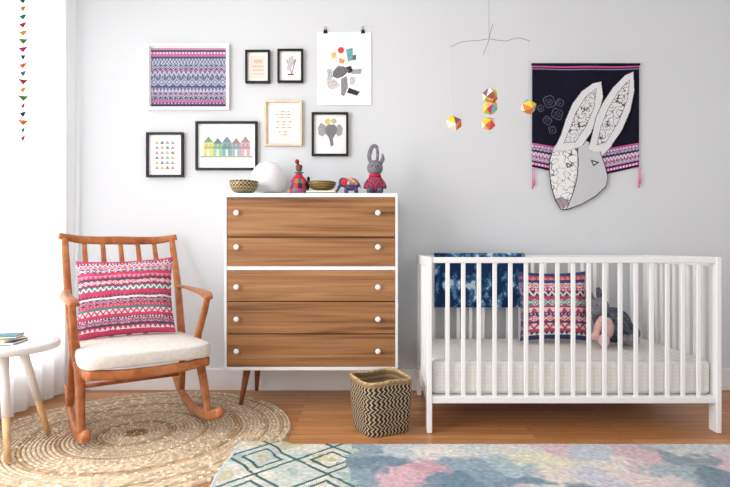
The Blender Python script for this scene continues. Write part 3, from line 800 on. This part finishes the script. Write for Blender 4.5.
# local: +X = right as seen by viewer, -Y = forward
T=M['teak']; RZ=.0135
def c(r_,f,z): return (r_,-f,z)
hw=.262
R=.95
def rz(f): return RZ+.022+R-math.sqrt(R*R-f*f)
for k,s in enumerate((-1,1)):
    sweep('rocker_%d'%k,[c(s*hw,f,rz(f)) for f in [(-.43+.82*i/24) for i in range(25)]],ell(.032,.042,14,3.2),T,sc=[.75,1,1,1,1,1.05,1.05])
    sweep('front_leg_%d'%k,catmull([c(s*hw,.215,rz(.215)),c(s*(hw-.002),.175,.16),c(s*(hw-.006),.12,.27),c(s*(hw-.01),.06,.345)],5),ell(.028,.038,12,2.6),T,up=(1,0,0),sc=[.85,.95,1.1,1.3])
    sweep('rear_leg_%d'%k,catmull([c(s*hw,-.25,rz(-.25)),c(s*(hw-.004),-.22,.2),c(s*(hw-.01),-.19,.335)],5),ell(.028,.036,12,2.6),T,up=(1,0,0),sc=[.85,.95,1.2])
    sweep('arm_post_%d'%k,catmull([c(s*(hw-.004),.035,.325),c(s*(hw+.004),.045,.42),c(s*(hw+.018),.095,.53),c(s*(hw+.024),.125,.605)],5),ell(.026,.034,12,2.6),T,up=(1,0,0),sc=[1.2,1,.9,.85])
    sweep('back_post_%d'%k,catmull([c(s*(hw-.012),-.185,.31),c(s*(hw-.006),-.25,.45),c(s*(hw+.002),-.34,.64),c(s*(hw+.004),-.43,.80),c(s*(hw+.004),-.475,.895)],6),ell(.030,.036,12,2.6),T,up=(1,0,0),sc=[1.15,1.1,1,.95,.85])
    sweep('armrest_%d'%k,catmull([c(s*(hw+.004),-.335,.635),c(s*(hw+.022),-.20,.632),c(s*(hw+.032),-.03,.625),c(s*(hw+.026),.10,.618),c(s*(hw+.018),.165,.606)],6),ell(.050,.022,14,2.6),T,sc=[.6,.8,1.05,1.15,.8])
    sweep('seat_rail_%d'%k,[c(s*(hw-.012),-.22,.312),c(s*(hw-.014),0,.315),c(s*(hw-.016),.25,.322)],ell(.024,.042,12,4),T)
sweep('front_seat_rail',catmull([c(-.25,.25,.322),c(-.13,.275,.315),c(0,.282,.313),c(.13,.275,.315),c(.25,.25,.322)],5),ell(.024,.042,12,4),T)
sweep('rear_seat_rail',[c(-.25,-.20,.312),c(.25,-.20,.312)],ell(.024,.042,12,4),T)
sweep('rear_stretcher',[c(-.255,-.235,.17),c(.255,-.235,.17)],ell(.022,.022,12),T)
sweep('top_rail',catmull([c(-.292,-.472,.908),c(-.20,-.496,.890),c(-.10,-.508,.886),c(0,-.512,.887),c(.10,-.508,.886),c(.20,-.496,.890),c(.292,-.472,.908)],6),ell(.026,.044,14,3),T,sc=[.75,.95,1,1.05,1.0,.95,.75])
for i in range(5):
    x=-.175+.0875*i
    sweep('back_slat_%d'%i,catmull([c(x*.9,-.205,.315),c(x*.94,-.29,.48),c(x,-.41,.70),c(x,-.503,.875)],5),ell(.026,.012,12,2.6),T,up=(0,1,0.0),sc=[.8,1,1.1,.9])
def cush():
    me=bpy.data.meshes.new('seat_cushion'); bm=bmesh.new(); bmesh.ops.create_cube(bm,size=1.0)
    bmesh.ops.subdivide_edges(bm,edges=bm.edges[:],cuts=9,use_grid_fill=True)
    for v in bm.verts:
        x,y,z=v.co*2
        r2=(abs(x)**6+abs(y)**6)**(1/6); q=max(abs(x),abs(y)); 
        if r2>0 and q>0: x*=q/r2; y*=q/r2
        e=max(abs(x),abs(y))
        w=.264+.012*(-y)
        zz=.374+z*.040*(1-.30*e**6)+.010*(1-x*x)*(1-y*y)*(1 if z>0 else 0)
        k=1+.02*(1-z*z)
        v.co=Vector((x*w*k,-.045+y*.248*k-.0,zz))
    bm.to_mesh(me); bm.free()
    ob=add('seat_cushion',me,M['canvas'],True)
    s=ob.modifiers.new('s','SUBSURF'); s.levels=1; s.render_levels=1
cush()
done()
pillow('chair_throw_pillow',.445,.395,.14,worn(p1),M['dye'],150,(-1.250,-.545,.603),(-.33,math.radians(-2.5),math.radians(20)))

# ---------------------------------------------------------------- side table
tcx,tcy=-1.578,-.955; tz=.452
group('round_side_table',(tcx,tcy,0))
lathe('table_top',[(.01,0),(.208,0),(.214,.004),(.216,.014),(.214,.026),(.208,.030),(.01,.030)],M['white'],64,(tcx,tcy,tz-.030))
for i,(fx,fy) in enumerate(((-1.480,-.79),(-1.435,-1.115),(-1.76,-.93))):
    a=Vector((fx,fy,.0165)); b_=Vector((tcx+(fx-tcx)*.42,tcy+(fy-tcy)*.42,tz-.030)); m_=a.lerp(b_,.40)
    rod('leg_tip_%d'%i,a,m_,.011,.0145,M['oak']); rod('leg_upper_%d'%i,m_,b_,.0146,.019,M['white'])
done()
group('picture_books',(-1.54,-.95,tz))
z=tz+.0005
for i,(w,d_,h,col,a) in enumerate(((.085,.062,.012,(50,84,120),.15),(.075,.058,.010,(220,190,80),-.1),(.078,.055,.010,(44,110,130),.3))):
    ob=box('book_cover_%d'%i,-w,w,-d_,d_,0,h,mat('book_%d'%i,col,.5),.001); ob.location=(-1.575,-.97,z); ob.rotation_euler=(0,0,a)
    ob=box('book_pages_%d'%i,-w+.002,w+.001,-d_-.001,d_-.003,.003,h-.003,M['paper']); ob.location=(-1.575,-.97,z); ob.rotation_euler=(0,0,a)
    z+=h+.0006
done()

# ---------------------------------------------------------------- lighting
w=bpy.data.worlds.new('daylight'); S.world=w; w.use_nodes=True
bg=w.node_tree.nodes['Background']; bg.inputs['Color'].default_value=(0.99,1.0,1.0,1); bg.inputs['Strength'].default_value=1.13
def area(name,loc,rot,sx,sy,p,col=(1,1,1)):
    l=bpy.data.lights.new(name,'AREA'); l.shape='RECTANGLE'; l.size=sx; l.size_y=sy; l.energy=p; l.color=col
    o=bpy.data.objects.new(name,l); o.location=loc; o.rotation_euler=rot; S.collection.objects.link(o); return o
area('window_daylight',(XL-0.35,-1.67,1.35),(0,math.radians(-90),0),2.3,3.1,130,(1,1,1))

cam=bpy.data.cameras.new('camera'); co=bpy.data.objects.new('camera',cam); S.collection.objects.link(co)
co.location=(0,-ROOM_D,EYE); co.rotation_euler=(math.pi/2,0,0)
cam.sensor_width=36; cam.lens=36*FP/730; cam.shift_x=-(CX-365)/730; cam.shift_y=(CY-243.5)/730
cam.clip_start=0.05
S.camera=co
